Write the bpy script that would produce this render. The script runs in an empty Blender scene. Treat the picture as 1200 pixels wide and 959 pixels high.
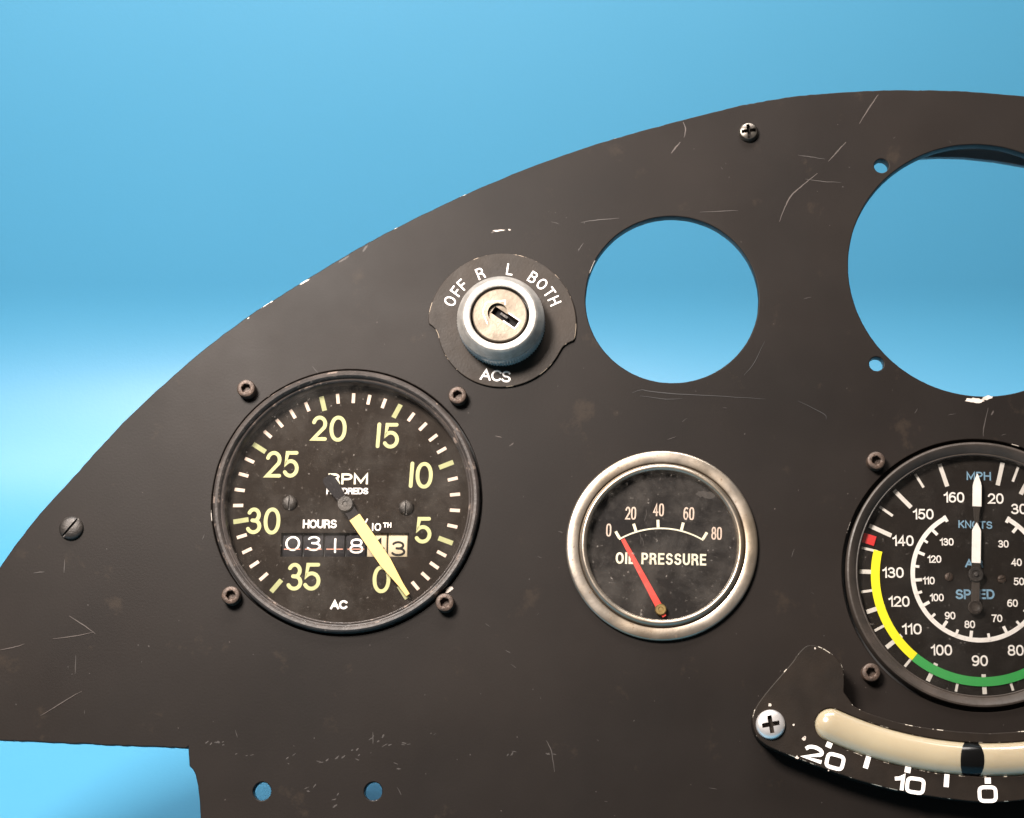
import bpy, bmesh, math, random
from mathutils import Vector, Matrix
random.seed(7)
PI = math.pi
R_ = math.radians
scene = bpy.context.scene
COL = scene.collection

# ------------------------------------------------------------------ scale and frames
S = 0.00026            # one drawing unit = 0.26 mm
D = 2300.0             # camera distance in drawing units
TILT = 33.0             # the panel leans back
CAM_DOWN = 20.0        # the camera looks down
VIEW = R_(TILT - CAM_DOWN)
CU = 140.0             # the camera stands a little to the right
BOTTOM = -700.0        # lower edge of the panel rests on the table
M_PANEL = Matrix.Translation((0, 0, -BOTTOM * S * math.cos(R_(TILT)) + 0.0005)) @ Matrix.Rotation(-R_(TILT), 4, 'X')

def P(x, y, w=0.0):
    """point of the panel plane (raised by w) -> (u, v)"""
    cx, cw, cv = CU, D * math.cos(VIEW), -D * math.sin(VIEW)
    rx = (x - 600) - CU
    ry = 479.5 - y
    rw = -D * math.cos(VIEW) + ry * math.sin(VIEW)
    rv = D * math.sin(VIEW) + ry * math.cos(VIEW)
    t = (w - cw) / rw
    return (cx + t * rx, cv + t * rv)

def K(x, y, w=0.0):
    """local magnification: drawing units on the panel per photo pixel"""
    a = P(x, y, w); b = P(x + 1, y, w)
    return b[0] - a[0]

# ------------------------------------------------------------------ materials
def ramp(nt, fac, stops):
    r = nt.nodes.new('ShaderNodeValToRGB')
    els = r.color_ramp.elements
    while len(els) < len(stops): els.new(0.5)
    for e, (p, c) in zip(els, stops):
        e.position = p; e.color = (c, c, c, 1) if not isinstance(c, tuple) else (*c, 1)
    nt.links.new(fac, r.inputs['Fac'])
    return r.outputs['Color']

def noise(nt, vec, scale, detail=3, rough=0.55):
    n = nt.nodes.new('ShaderNodeTexNoise')
    n.inputs['Scale'].default_value = scale; n.inputs['Detail'].default_value = detail
    n.inputs['Roughness'].default_value = rough
    nt.links.new(vec, n.inputs['Vector'])
    return n.outputs['Fac']

def mixc(nt, fac, a, b):
    m = nt.nodes.new('ShaderNodeMix'); m.data_type = 'RGBA'
    if isinstance(fac, float): m.inputs[0].default_value = fac
    else: nt.links.new(fac, m.inputs[0])
    for i, c in ((6, a), (7, b)):
        if isinstance(c, tuple): m.inputs[i].default_value = (*c, 1)
        else: nt.links.new(c, m.inputs[i])
    return m.outputs[2]

def math_(nt, op, a, b=None, clamp=False):
    m = nt.nodes.new('ShaderNodeMath'); m.operation = op; m.use_clamp = clamp
    for i, c in ((0, a), (1, b)):
        if c is None: continue
        if isinstance(c, (int, float)): m.inputs[i].default_value = c
        else: nt.links.new(c, m.inputs[i])
    return m.outputs[0]

def make_mat(name, base, base2=None, rough=0.5, rough2=None, metal=0.0, nscale=60, bump=0.0, bscale=900,
             chips=None, stain=None, spec=0.5, coat=0.0, blotch=(0.35, 0.65), edge_thr=0.53, bdist=0.0004):
    m = bpy.data.materials.new(name); m.use_nodes = True
    nt = m.node_tree; b = nt.nodes['Principled BSDF']
    tc = nt.nodes.new('ShaderNodeTexCoord'); vec = tc.outputs['Object']
    n1 = noise(nt, vec, nscale, 5)
    f = ramp(nt, n1, [(blotch[0], 0.0), (blotch[1], 1.0)])
    col = mixc(nt, f, base, base2 or base)
    metal_s = None
    if stain:                                   # (colour, threshold, scale) spots of rust or dirt
        sc, st, ss = stain
        nst = noise(nt, vec, ss, 6, 0.7)
        fs = ramp(nt, nst, [(st, 0.0), (min(st + 0.08, 1.0), 1.0)])
        col = mixc(nt, fs, col, sc)
        if metal > 0: metal_s = math_(nt, 'SUBTRACT', metal, math_(nt, 'MULTIPLY', fs, metal * 0.8))
    rsock = None
    if rough2 is not None:
        n2 = noise(nt, vec, nscale * 2.3, 4)
        mr = nt.nodes.new('ShaderNodeMapRange')
        mr.inputs[1].default_value = 0.3; mr.inputs[2].default_value = 0.7
        mr.inputs[3].default_value = rough; mr.inputs[4].default_value = rough2
        nt.links.new(n2, mr.inputs[0]); rsock = mr.outputs[0]
    if chips:                                   # bare metal where a rim is worn
        sep = nt.nodes.new('ShaderNodeSeparateXYZ'); nt.links.new(tc.outputs['Normal'], sep.inputs[0])
        ay = math_(nt, 'ABSOLUTE', sep.outputs[1])
        e1 = math_(nt, 'LESS_THAN', ay, 0.93); e2 = math_(nt, 'GREATER_THAN', ay, 0.2)
        edge = math_(nt, 'MULTIPLY', e1, e2)
        nc = noise(nt, vec, chips[1], 4, 0.65)
        fc = ramp(nt, nc, [(edge_thr, 0.0), (edge_thr + 0.04, 1.0)])
        fc = math_(nt, 'MULTIPLY', edge, fc)
        col = mixc(nt, fc, col, chips[0])
    nt.links.new(col, b.inputs['Base Color'])
    b.inputs['Roughness'].default_value = rough
    if rsock: nt.links.new(rsock, b.inputs['Roughness'])
    b.inputs['Metallic'].default_value = metal
    if metal_s: nt.links.new(metal_s, b.inputs['Metallic'])
    b.inputs['Specular IOR Level'].default_value = spec
    b.inputs['Coat Weight'].default_value = coat
    if bump > 0:
        nb = noise(nt, vec, bscale, 4, 0.6)
        bn = nt.nodes.new('ShaderNodeBump'); bn.inputs['Strength'].default_value = bump
        bn.inputs['Distance'].default_value = bdist
        nt.links.new(nb, bn.inputs['Height']); nt.links.new(bn.outputs[0], b.inputs['Normal'])
    return m

def make_glass(name, dust=0.05, tint=(0.99, 0.99, 0.985), refl=0.9):
    m = bpy.data.materials.new(name); m.use_nodes = True
    nt = m.node_tree; nt.nodes.clear()
    out = nt.nodes.new('ShaderNodeOutputMaterial')
    tr = nt.nodes.new('ShaderNodeBsdfTransparent'); tr.inputs[0].default_value = (*tint, 1)
    gl = nt.nodes.new('ShaderNodeBsdfGlossy'); gl.inputs['Roughness'].default_value = 0.06
    df = nt.nodes.new('ShaderNodeBsdfDiffuse'); df.inputs[0].default_value = (0.55, 0.5, 0.45, 1)
    fr = nt.nodes.new('ShaderNodeFresnel'); fr.inputs[0].default_value = 1.45
    ff = math_(nt, 'MULTIPLY', fr.outputs[0], refl)
    m1 = nt.nodes.new('ShaderNodeMixShader'); nt.links.new(ff, m1.inputs[0])
    nt.links.new(tr.outputs[0], m1.inputs[1]); nt.links.new(gl.outputs[0], m1.inputs[2])
    tc = nt.nodes.new('ShaderNodeTexCoord')
    n1 = noise(nt, tc.outputs['Object'], 55, 5, 0.7)
    f1 = ramp(nt, n1, [(0.45, 0.0), (0.8, dust)])
    n2 = noise(nt, tc.outputs['Object'], 900, 2, 0.5)
    f2 = ramp(nt, n2, [(0.70, 0.0), (0.78, dust * 6)])
    ft = math_(nt, 'ADD', f1, f2, True)
    m2 = nt.nodes.new('ShaderNodeMixShader'); nt.links.new(ft, m2.inputs[0])
    nt.links.new(m1.outputs[0], m2.inputs[1]); nt.links.new(df.outputs[0], m2.inputs[2])
    nt.links.new(m2.outputs[0], out.inputs[0])
    return m

MT = {}
MT['paint'] = make_mat('panel black paint', (0.0138, 0.0108, 0.0092), (0.0092, 0.0074, 0.0065), rough=0.40, rough2=0.48, nscale=14,
                       bump=0.12, bscale=1500, chips=((0.62, 0.56, 0.50), 95), spec=0.10, edge_thr=0.64, bdist=0.0002,
                       stain=((0.020, 0.015, 0.0115), 0.60, 70))
MT['scratch'] = make_mat('scratched paint', (0.052, 0.037, 0.030), (0.024, 0.018, 0.015), rough=0.6, nscale=700)
MT['scratch_faint'] = make_mat('faint scuffs', (0.029, 0.022, 0.018), (0.018, 0.014, 0.012), rough=0.6, nscale=500)
MT['scratch_dark'] = make_mat('dark score in the paint', (0.008, 0.007, 0.007), rough=0.6)
MT['bare'] = make_mat('bare chipped metal', (0.58, 0.51, 0.45), (0.36, 0.31, 0.27), rough=0.6, nscale=500)
MT['black_ring'] = make_mat('worn black bezel', (0.030, 0.026, 0.024), (0.055, 0.045, 0.040), rough=0.36, rough2=0.5, nscale=160,
                            bump=0.25, bscale=900, chips=((0.16, 0.125, 0.105), 300), edge_thr=0.60, spec=0.25)
MT['black_ring_clean'] = make_mat('satin black bezel', (0.030, 0.025, 0.021), (0.050, 0.040, 0.034), rough=0.36, rough2=0.48, nscale=90,
                                  bump=0.2, bscale=700, spec=0.22)
MT['void'] = make_mat('matt black interior', (0.012, 0.011, 0.011), rough=0.8, spec=0.2)
MT['dial_tach'] = make_mat('tachometer dial black', (0.022, 0.0165, 0.0130), (0.0175, 0.0135, 0.0108), rough=0.8, nscale=70, bump=0.15,
                           bscale=1600, spec=0.12, stain=((0.045, 0.037, 0.030), 0.62, 260))
MT['dial_oil'] = make_mat('oil gauge dial black', (0.012, 0.0105, 0.0105), (0.019, 0.016, 0.0145), rough=0.7, nscale=60, spec=0.15)
MT['dial_asi'] = make_mat('airspeed dial black', (0.016, 0.0122, 0.0098), (0.012, 0.0095, 0.008), rough=0.75, nscale=60, spec=0.12, bump=0.1, bscale=1500)
MT['lume'] = make_mat('aged luminous paint', (0.47, 0.46, 0.215), (0.40, 0.40, 0.185), rough=0.6, nscale=300)
MT['lume_dull'] = make_mat('aged luminous ticks', (0.33, 0.34, 0.15), (0.28, 0.29, 0.13), rough=0.6, nscale=300)
MT['pointer_yellow'] = make_mat('yellow pointer paint', (0.76, 0.53, 0.19), (0.70, 0.48, 0.17), rough=0.5, nscale=200)
MT['tickpink'] = make_mat('off white tick paint', (0.64, 0.50, 0.42), (0.56, 0.44, 0.36), rough=0.6, nscale=300)
MT['white'] = make_mat('white lettering paint', (0.90, 0.86, 0.82), (0.84, 0.79, 0.75), rough=0.55, nscale=400)
MT['cream'] = make_mat('cream lettering paint', (0.80, 0.76, 0.60), (0.74, 0.69, 0.52), rough=0.55, nscale=400)
MT['greywhite'] = make_mat('greyed tick paint', (0.74, 0.70, 0.66), (0.66, 0.62, 0.57), rough=0.55, nscale=300)
MT['bluetext'] = make_mat('pale blue lettering paint', (0.20, 0.36, 0.50), (0.17, 0.31, 0.44), rough=0.55, nscale=400)
MT['yellow'] = make_mat('yellow range paint', (0.95, 0.85, 0.01), rough=0.5)
MT['green'] = make_mat('green range paint', (0.035, 0.36, 0.075), rough=0.5)
MT['redmark'] = make_mat('red limit paint', (0.62, 0.015, 0.015), rough=0.5)
MT['needle_red'] = make_mat('red pointer paint', (0.70, 0.048, 0.030), (0.62, 0.040, 0.025), rough=0.45, nscale=300)
MT['pinkline'] = make_mat('faded red line', (0.62, 0.30, 0.22), rough=0.6)
MT['wheel_black'] = make_mat('black counter wheel', (0.014, 0.013, 0.016), rough=0.7, spec=0.2)
MT['wheel_white'] = make_mat('aged white counter wheel', (0.58, 0.49, 0.34), (0.50, 0.42, 0.28), rough=0.7, nscale=200)
MT['chrome'] = make_mat('aged chrome', (0.36, 0.32, 0.275), (0.29, 0.235, 0.175), rough=0.27, rough2=0.42, metal=0.88, nscale=60,
                        stain=((0.13, 0.085, 0.05), 0.60, 650), bump=0.05, bscale=1200)
MT['alu'] = make_mat('cast aluminium collar', (0.36, 0.34, 0.315), (0.26, 0.245, 0.225), rough=0.48, rough2=0.58, metal=0.5, nscale=400,
                     bump=0.3, bscale=1800, stain=((0.30, 0.26, 0.22), 0.64, 700))
MT['alu_knurl'] = make_mat('knurled aluminium', (0.60, 0.60, 0.59), (0.5, 0.5, 0.49), rough=0.42, metal=0.5, nscale=300)
MT['plug'] = make_mat('worn nickel key plug', (0.21, 0.172, 0.132), (0.12, 0.097, 0.072), rough=0.45, rough2=0.58, metal=0.6, nscale=130,
                      bump=0.2, bscale=900, stain=((0.13, 0.10, 0.07), 0.585, 330))
MT['bronze'] = make_mat('rusty brown screw', (0.078, 0.050, 0.036), (0.036, 0.025, 0.019), rough=0.42, rough2=0.6, metal=0.35, nscale=500,
                        bump=0.3, bscale=2500)
MT['darkscrew'] = make_mat('dark oxidised screw', (0.024, 0.021, 0.019), (0.038, 0.032, 0.028), rough=0.38, rough2=0.5, metal=0.3, nscale=400,
                           bump=0.3, bscale=2000)
MT['screwgrey'] = make_mat('dull steel screw', (0.17, 0.155, 0.135), (0.05, 0.042, 0.036), rough=0.3, metal=0.8, nscale=600)
MT['silver'] = make_mat('bright steel screw', (0.88, 0.85, 0.84), (0.80, 0.77, 0.76), rough=0.30, metal=0.75, nscale=400)
MT['brass'] = make_mat('brass pivot', (0.42, 0.30, 0.12), (0.30, 0.20, 0.08), rough=0.35, metal=0.8, nscale=500)
MT['tube'] = make_mat('cream tube', (0.36, 0.305, 0.205), (0.31, 0.26, 0.175), rough=0.2, spec=0.6, nscale=40, coat=1.0)
bt = MT['tube'].node_tree.nodes['Principled BSDF']; bt.inputs['Subsurface Weight'].default_value = 0.5; bt.inputs['Subsurface Radius'].default_value = (1, .8, .6); bt.inputs['Subsurface Scale'].default_value = 0.004
MT['ball'] = make_mat('black ball', (0.003, 0.003, 0.003), rough=0.18, spec=0.3)
MT['plate'] = make_mat('black slip plate', (0.0125, 0.0095, 0.0075), (0.017, 0.0125, 0.0095), rough=0.42, rough2=0.52, nscale=120, bump=0.12,
                       bscale=2200, chips=((0.42, 0.38, 0.32), 420), edge_thr=0.56, spec=0.12)
MT['dial_plate'] = make_mat('anodised dark plate', (0.022, 0.018, 0.015), (0.030, 0.023, 0.018), rough=0.42, rough2=0.55, nscale=80, bump=0.15,
                            bscale=1300, chips=((0.36, 0.29, 0.22), 240), edge_thr=0.545, spec=0.14)
MT['case'] = make_mat('black instrument case', (0.02, 0.02, 0.02), rough=0.6)
MT['tail'] = make_mat('dull black pointer tail', (0.015, 0.013, 0.014), rough=0.7, spec=0.2)
MT['stiff'] = make_mat('bounce tinted grey', (0.16, 0.17, 0.18), (0.13, 0.14, 0.15), rough=0.5, nscale=60)  # slight blue cast in the grey stands in for the floor's blue bounce
MT['glass'] = make_glass('gauge glass', 0.028)
MT['glass_oil'] = make_glass('dusty gauge glass', 0.05)
MT['glass_asi'] = make_glass('airspeed glass', 0.014)

# ------------------------------------------------------------------ mesh helpers (drawing units: u right, v up, w towards the viewer)
def L3(u, w, v): return Vector((u * S, -w * S, v * S))

def tag(o, label=None, cat=None, group=None, kind=None):
    if label: o['label'] = label
    if cat: o['category'] = cat
    if group: o['group'] = group
    if kind: o['kind'] = kind
    return o

def place(o, u, v, w=0.0, rot=0.0):
    o.matrix_world = M_PANEL @ Matrix.Translation(L3(u, w, v)) @ Matrix.Rotation(rot, 4, 'Y')

def thing(name, u, v, label, cat, group=None):
    o = bpy.data.objects.new(name, None); COL.objects.link(o)
    o.empty_display_size = 0.01
    place(o, u, v); tag(o, label, cat, group)
    return o

def link(name, mesh, mats, parent=None, smooth=None):
    o = bpy.data.objects.new(name, mesh); COL.objects.link(o)
    if not isinstance(mats, (list, tuple)): mats = [mats]
    for m in mats: mesh.materials.append(m)
    if smooth is not None:
        for p in mesh.polygons: p.use_smooth = True
        mesh.set_sharp_from_angle(angle=R_(smooth))
    if parent: o.parent = parent
    return o

class MB:
    def __init__(s): s.v = []; s.f = []; s.mi = []; s.k = 0
    def add(s, vs, fs, mi=0):
        b = len(s.v); s.v += vs; s.f += [[b + i for i in f] for f in fs]; s.mi += [mi] * len(fs)
    def mesh(s, name, recalc=False):
        me = bpy.data.meshes.new(name)
        me.from_pydata([L3(*p) for p in s.v], [], s.f)
        me.polygons.foreach_set('material_index', s.mi)
        if recalc:
            bm = bmesh.new(); bm.from_mesh(me)
            bmesh.ops.recalc_face_normals(bm, faces=bm.faces); bm.to_mesh(me); bm.free()
        me.update(); return me
    def build(s, name, mats, parent=None, smooth=None, recalc=False):
        return link(name, s.mesh(name, recalc), mats, parent, smooth)

def lathe(profile, seg=96, rf=None, cu=0.0, cv=0.0, closed=False, mi=0, mb=None):
    """revolve (r, w) about the axis facing the viewer; rf(i, angle, r) may change a radius"""
    mb = mb or MB(); vs = []; fs = []; n = len(profile)
    for i, (r, w) in enumerate(profile):
        for k in range(seg):
            a = 2 * PI * k / seg
            rr = rf(i, a, r) if rf else r
            vs.append((cu + rr * math.cos(a), w, cv + rr * math.sin(a)))
    rng = n if closed else n - 1
    for i in range(rng):
        j = (i + 1) % n
        for k in range(seg):
            k2 = (k + 1) % seg
            fs.append([i * seg + k, i * seg + k2, j * seg + k2, j * seg + k])
    if not closed:
        if profile[0][0] > 0.01: fs.append([k for k in range(seg)][::-1])
        if profile[-1][0] > 0.01: fs.append([(n - 1) * seg + k for k in range(seg)])
    mb.add(vs, fs, mi); return mb

def lathe_obj(name, profile, mat, parent=None, seg=96, rf=None, cu=0, cv=0, closed=False, smooth=35):
    mb = lathe(profile, seg, rf, cu, cv, closed)
    me = mb.mesh(name, False)
    bm = bmesh.new(); bm.from_mesh(me)
    bmesh.ops.remove_doubles(bm, verts=bm.verts, dist=1e-7)
    bmesh.ops.recalc_face_normals(bm, faces=bm.faces); bm.to_mesh(me); bm.free()
    return link(name, me, mat, parent, smooth)

def plate_mesh(name, loops, w0, w1, bevel=0.0, res=2):
    """flat plate with holes; loops of (u, v), the first is the outline"""
    cu = bpy.data.curves.new(name, 'CURVE'); cu.dimensions = '2D'; cu.fill_mode = 'BOTH'
    for lp in loops:
        sp = cu.splines.new('POLY'); sp.points.add(len(lp) - 1); sp.use_cyclic_u = True
        for p, (x, y) in zip(sp.points, lp): p.co = (x, y, 0, 1)
    cu.extrude = abs(w1 - w0) / 2 - bevel; cu.bevel_depth = bevel; cu.bevel_resolution = res; cu.offset = -bevel
    o = bpy.data.objects.new(name, cu); COL.objects.link(o)
    bpy.context.view_layer.update()
    dg = bpy.context.evaluated_depsgraph_get()
    me = bpy.data.meshes.new_from_object(o.evaluated_get(dg))
    bpy.data.objects.remove(o); bpy.data.curves.remove(cu)
    mid = (w0 + w1) / 2
    for v in me.vertices:
        x, y, z = v.co; v.co = L3(x, mid + z, y)
    bm = bmesh.new(); bm.from_mesh(me)
    bmesh.ops.remove_doubles(bm, verts=bm.verts, dist=1e-7)
    bmesh.ops.recalc_face_normals(bm, faces=bm.faces); bm.to_mesh(me); bm.free()
    me.name = name; me.update(); return me

def circle_loop(cu, cv, r, n=96): return [(cu + r * math.cos(2 * PI * k / n), cv + r * math.sin(2 * PI * k / n)) for k in range(n)]

def box(mb, u0, u1, v0, v1, w0, w1, rot=0.0, mi=0):
    cu, cv = (u0 + u1) / 2, (v0 + v1) / 2; c, s_ = math.cos(rot), math.sin(rot); vs = []
    for w in (w0, w1):
        for (u, v) in ((u0, v0), (u1, v0), (u1, v1), (u0, v1)):
            du, dv = u - cu, v - cv
            vs.append((cu + du * c - dv * s_, w, cv + du * s_ + dv * c))
    mb.add(vs, [[0, 1, 2, 3], [7, 6, 5, 4], [0, 4, 5, 1], [1, 5, 6, 2], [2, 6, 7, 3], [3, 7, 4, 0]], mi)

def carve(o, cutters):
    """cut boxes (MB) out of an object's mesh"""
    for mb in cutters:
        me = mb.mesh('cutter', True); c = bpy.data.objects.new('cutter', me); COL.objects.link(c)
        c.matrix_world = o.matrix_world if o.parent is None else o.parent.matrix_world @ o.matrix_local
        md = o.modifiers.new('cut', 'BOOLEAN'); md.operation = 'DIFFERENCE'; md.object = c; md.solver = 'EXACT'
        bpy.context.view_layer.update()
        dg = bpy.context.evaluated_depsgraph_get()
        nm = bpy.data.meshes.new_from_object(o.evaluated_get(dg))
        o.modifiers.clear(); old = o.data; o.data = nm
        bpy.data.objects.remove(c); bpy.data.meshes.remove(me); nm.name = old.name; bpy.data.meshes.remove(old)
    for p in o.data.polygons: p.use_smooth = True
    o.data.set_sharp_from_angle(angle=R_(30))

# ---- strokes
def stroke(mb, pts, width, w, closed=False, cap='round', mi=0, w2=None, fmap=None, thick=0.0):
    """ribbon along pts in the plane w. w2: width at the far end"""
    P2 = [Vector(p) for p in pts]
    q = [P2[0]]
    for p in P2[1:]:
        if (p - q[-1]).length > 1e-4: q.append(p)
    P2 = q
    if fmap:
        q = []
        for p0, p1 in zip(P2[:-1], P2[1:]): q += [p0 + (p1 - p0) * (t / 5) for t in range(5)]
        P2 = q + [P2[-1]]
    if closed and (P2[0] - P2[-1]).length < 1e-3: P2.pop()
    n = len(P2); vs = []; fs = []
    mb.k += 1; w = w + (mb.k % 40) * 0.014
    fm = fmap or (lambda a, b: (a, w, b))
    dirs = []
    for i in range(n):
        a = P2[i - 1] if (i > 0 or closed) else None
        b = P2[(i + 1) % n] if (i < n - 1 or closed) else None
        d1 = (P2[i] - a).normalized() if a is not None else None
        d2 = (b - P2[i]).normalized() if b is not None else None
        if d1 is None: d = d2; k = 1
        elif d2 is None: d = d1; k = 1
        else:
            d = d1 + d2
            if d.length < 1e-3: d = d1.copy(); k = 1
            else:
                d.normalize(); k = min(1 / max(abs(d.dot(d1)), 0.3), 2.2)
        hw = (width if w2 is None else width + (w2 - width) * i / (n - 1)) / 2
        nrm = Vector((-d.y, d.x)) * hw * k
        vs += [fm(*(P2[i] + nrm)), fm(*(P2[i] - nrm))]
        dirs.append(d)
    for i in range(n if closed else n - 1):
        j = (i + 1) % n
        fs.append([2 * i, 2 * i + 1, 2 * j + 1, 2 * j])
    mb.add(vs, fs, mi)
    if cap == 'round' and not closed:
        for i, sg in ((0, -1), (n - 1, 1)):
            hw = (width if w2 is None or i == 0 else w2) / 2
            d = dirs[i] * sg; a0 = math.atan2(d.y, d.x)
            pl = [P2[i] + Vector((math.cos(a0 + t), math.sin(a0 + t))) * hw for t in [(-0.5 + k / 8) * PI for k in range(9)]]
            mb.add([fm(*p) for p in pl], [list(range(9))], mi)

def arc(cx, cy, rx, ry, a0, a1, n=14):
    return [(cx + rx * math.cos(R_(a0 + (a1 - a0) * i / n)), cy + ry * math.sin(R_(a0 + (a1 - a0) * i / n))) for i in range(n + 1)]
def sup(cx, cy, rx, ry, e=2.0, n=36):
    o = []
    for i in range(n):
        t = 2 * PI * i / n; c, s_ = math.cos(t), math.sin(t)
        o.append((cx + rx * math.copysign(abs(c) ** (2 / e), c), cy + ry * math.copysign(abs(s_) ** (2 / e), s_)))
    return o
E0 = 2.0
def glyph(ch, e=2.3, stick=False):
    """(width, [(points, closed)])"""
    g = {
     '0': (.60, [(sup(.30, .5, .30, .5, e), True)]),
     '1': ((.0 if stick else .27), [([(0, 0), (0, 1)], False)] if stick else [([(0, .76), (.14, .82), (.27, 1), (.27, 0)], False)]),
     '2': (.60, [(arc(.30, .70, .29, .30, 165, -35, 16) + [(.0, .0), (.60, .0)], False)]),
     '3': (.60, [(arc(.29, .75, .26, .25, 155, -80, 14) + [(.22, .52)], False), ([(.22, .52)] + arc(.29, .26, .31, .26, 78, -155, 16), False)]),
     '4': (.64, [([(.47, 0), (.47, 1), (0, .28), (.64, .28)], False)]),
     '5': (.60, [([(.55, 1), (.11, 1), (.05, .53)] + arc(.28, .32, .31, .32, 128, -150, 18), False)]),
     '6': (.60, [(sup(.30, .31, .30, .31, 2), True), (arc(.36, .5, .36, .5, 62, 180, 12) + [(0, .31)], False)]),
     '7': (.58, [([(0, 1), (.58, 1), (.32, .5), (.20, 0)], False)]),
     '8': (.60, [(sup(.30, .755, .25, .245, 2.2), True), (sup(.30, .265, .30, .265, 2.2), True)]),
     '9': (.60, [(sup(.30, .69, .30, .31, 2), True), (arc(.24, .5, .36, .5, -118, 0, 12) + [(.6, .69)], False)]),
     'A': (.72, [([(0, 0), (.36, 1), (.72, 0)], False), ([(.13, .33), (.59, .33)], False)]),
     'B': (.60, [([(0, 0), (0, 1), (.33, 1)] + arc(.33, .77, .22, .23, 90, -90, 10) + [(0, .54)], False), ([(.33, .54)] + arc(.35, .27, .25, .27, 90, -90, 10) + [(0, 0)], False)]),
     'C': (.66, [(arc(.37, .5, .37, .5, 42, 318, 24), False)]),
     'D': (.64, [([(0, 0), (0, 1), (.28, 1)] + arc(.28, .5, .36, .5, 90, -90, 16) + [(0, 0)], False)]),
     'E': (.52, [([(.52, 1), (0, 1), (0, 0), (.52, 0)], False), ([(0, .52), (.46, .52)], False)]),
     'F': (.50, [([(.50, 1), (0, 1), (0, 0)], False), ([(0, .50), (.43, .50)], False)]),
     'H': (.62, [([(0, 0), (0, 1)], False), ([(.62, 0), (.62, 1)], False), ([(0, .52), (.62, .52)], False)]),
     'I': (.0, [([(0, 0), (0, 1)], False)]),
     'K': (.60, [([(0, 0), (0, 1)], False), ([(.56, 1), (.0, .38)], False), ([(.20, .58), (.60, 0)], False)]),
     'L': (.48, [([(0, 1), (0, 0), (.48, 0)], False)]),
     'M': (.76, [([(0, 0), (0, 1), (.38, .12), (.76, 1), (.76, 0)], False)]),
     'N': (.62, [([(0, 0), (0, 1), (.62, 0), (.62, 1)], False)]),
     'O': (.72, [(sup(.36, .5, .36, .5, 2.15), True)]),
     'P': (.56, [([(0, 0), (0, 1), (.30, 1)] + arc(.30, .73, .26, .27, 90, -90, 12) + [(0, .46)], False)]),
     'R': (.60, [([(0, 0), (0, 1), (.31, 1)] + arc(.31, .75, .25, .25, 90, -90, 12) + [(0, .50)], False), ([(.34, .50), (.52, .36), (.60, 0)], False)]),
     'S': (.60, [(arc(.30, .75, .27, .25, 28, 262, 14) + arc(.30, .255, .30, .255, 82, -158, 16), False)]),
     'T': (.60, [([(0, 1), (.60, 1)], False), ([(.30, 1), (.30, 0)], False)]),
     'U': (.62, [([(0, 1)] + arc(.31, .34, .31, .34, 180, 360, 16) + [(.62, 1)], False)]),
     '/': (.45, [([(0, 0), (.45, 1)], False)]),
    }
    return g[ch]

def text(mb, s, cu, cv, W, H, sw, w, rot=0.0, gap=0.26, cap='butt', e=2.3, stick=False, fmap=None, mi=0, jit=0.0):
    """centre the words at (cu, cv), outer size W x H"""
    gl = [glyph(c, e, stick) if c != ' ' else (.22, []) for c in s]
    nat = sum(g[0] for g in gl) + gap * (len(gl) - 1)
    h = H - sw
    sx = (W - sw) / nat if (W and nat > 0) else h
    x = -nat / 2; rr = R_(rot); c, s_ = math.cos(rr), math.sin(rr)
    for g in gl:
        for pts, cl in g[1]:
            q = []
            for (px, py) in pts:
                a = (x + px) * sx; b = (py - .5) * h
                q.append((cu + a * c - b * s_, cv + a * s_ + b * c))
            if cap == 'butt' and not cl:       # square ends reach the outer size
                p0, p1 = Vector(q[0]), Vector(q[1]); q[0] = tuple(p0 + (p0 - p1).normalized() * sw * .5)
                p0, p1 = Vector(q[-1]), Vector(q[-2]); q[-1] = tuple(p0 + (p0 - p1).normalized() * sw * .5)
            stroke(mb, q, sw, w, closed=cl, cap=cap, fmap=fmap, mi=mi)
        x += g[0] + gap

# =================================================================== INSTRUMENT PANEL
TH = 16.0
def catmull(pts, n=6):
    out = []
    for i in range(len(pts) - 1):
        p0 = Vector(pts[max(i - 1, 0)]); p1 = Vector(pts[i]); p2 = Vector(pts[i + 1]); p3 = Vector(pts[min(i + 2, len(pts) - 1)])
        for k in range(n):
            t = k / n
            out.append(tuple(0.5 * ((2 * p1) + (p2 - p0) * t + (2 * p0 - 5 * p1 + 4 * p2 - p3) * t * t + (3 * p1 - p0 - 3 * p2 + p3) * t ** 3)))
    out.append(tuple(pts[-1])); return out

top_px = [(-92, 866), (-88, 830), (-66, 775), (-32, 713), (3, 660), (41.6, 608.5), (87, 558), (122, 519), (160, 480), (230, 417), (290, 371.5), (325, 349), (360, 327),
          (420, 291), (462.5, 268), (530, 235), (600, 204.5), (660, 182), (720, 162.5), (780, 146), (851.5, 127.5), (888, 120), (931.7, 113), (981.5, 108.4), (1030, 106), (1080, 105.8)]
top = catmull([P(*p) for p in top_px], 8)
AX = P(1066, 106)[0]
arc_top = top + [(2 * AX - u, v) for (u, v) in reversed(top) if u < AX - 12]
# slightly hand-filed rim
arc_top = [(u + random.uniform(-.35, .35), v + random.uniform(-.35, .35)) for (u, v) in arc_top]
low = [P(218.5, 877), P(220.5, 875), P(221, 884), P(222, 898), P(226, 902), P(229, 908), P(232, 922), P(234, 940), P(235, 962), P(236, 1000)]
bottomL = [(low[-1][0] + 2, BOTTOM)]
outline = arc_top + [(2 * AX - u, v) for (u, v) in low] + [(2 * AX - bottomL[0][0], BOTTOM)] + bottomL + list(reversed(low))
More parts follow.
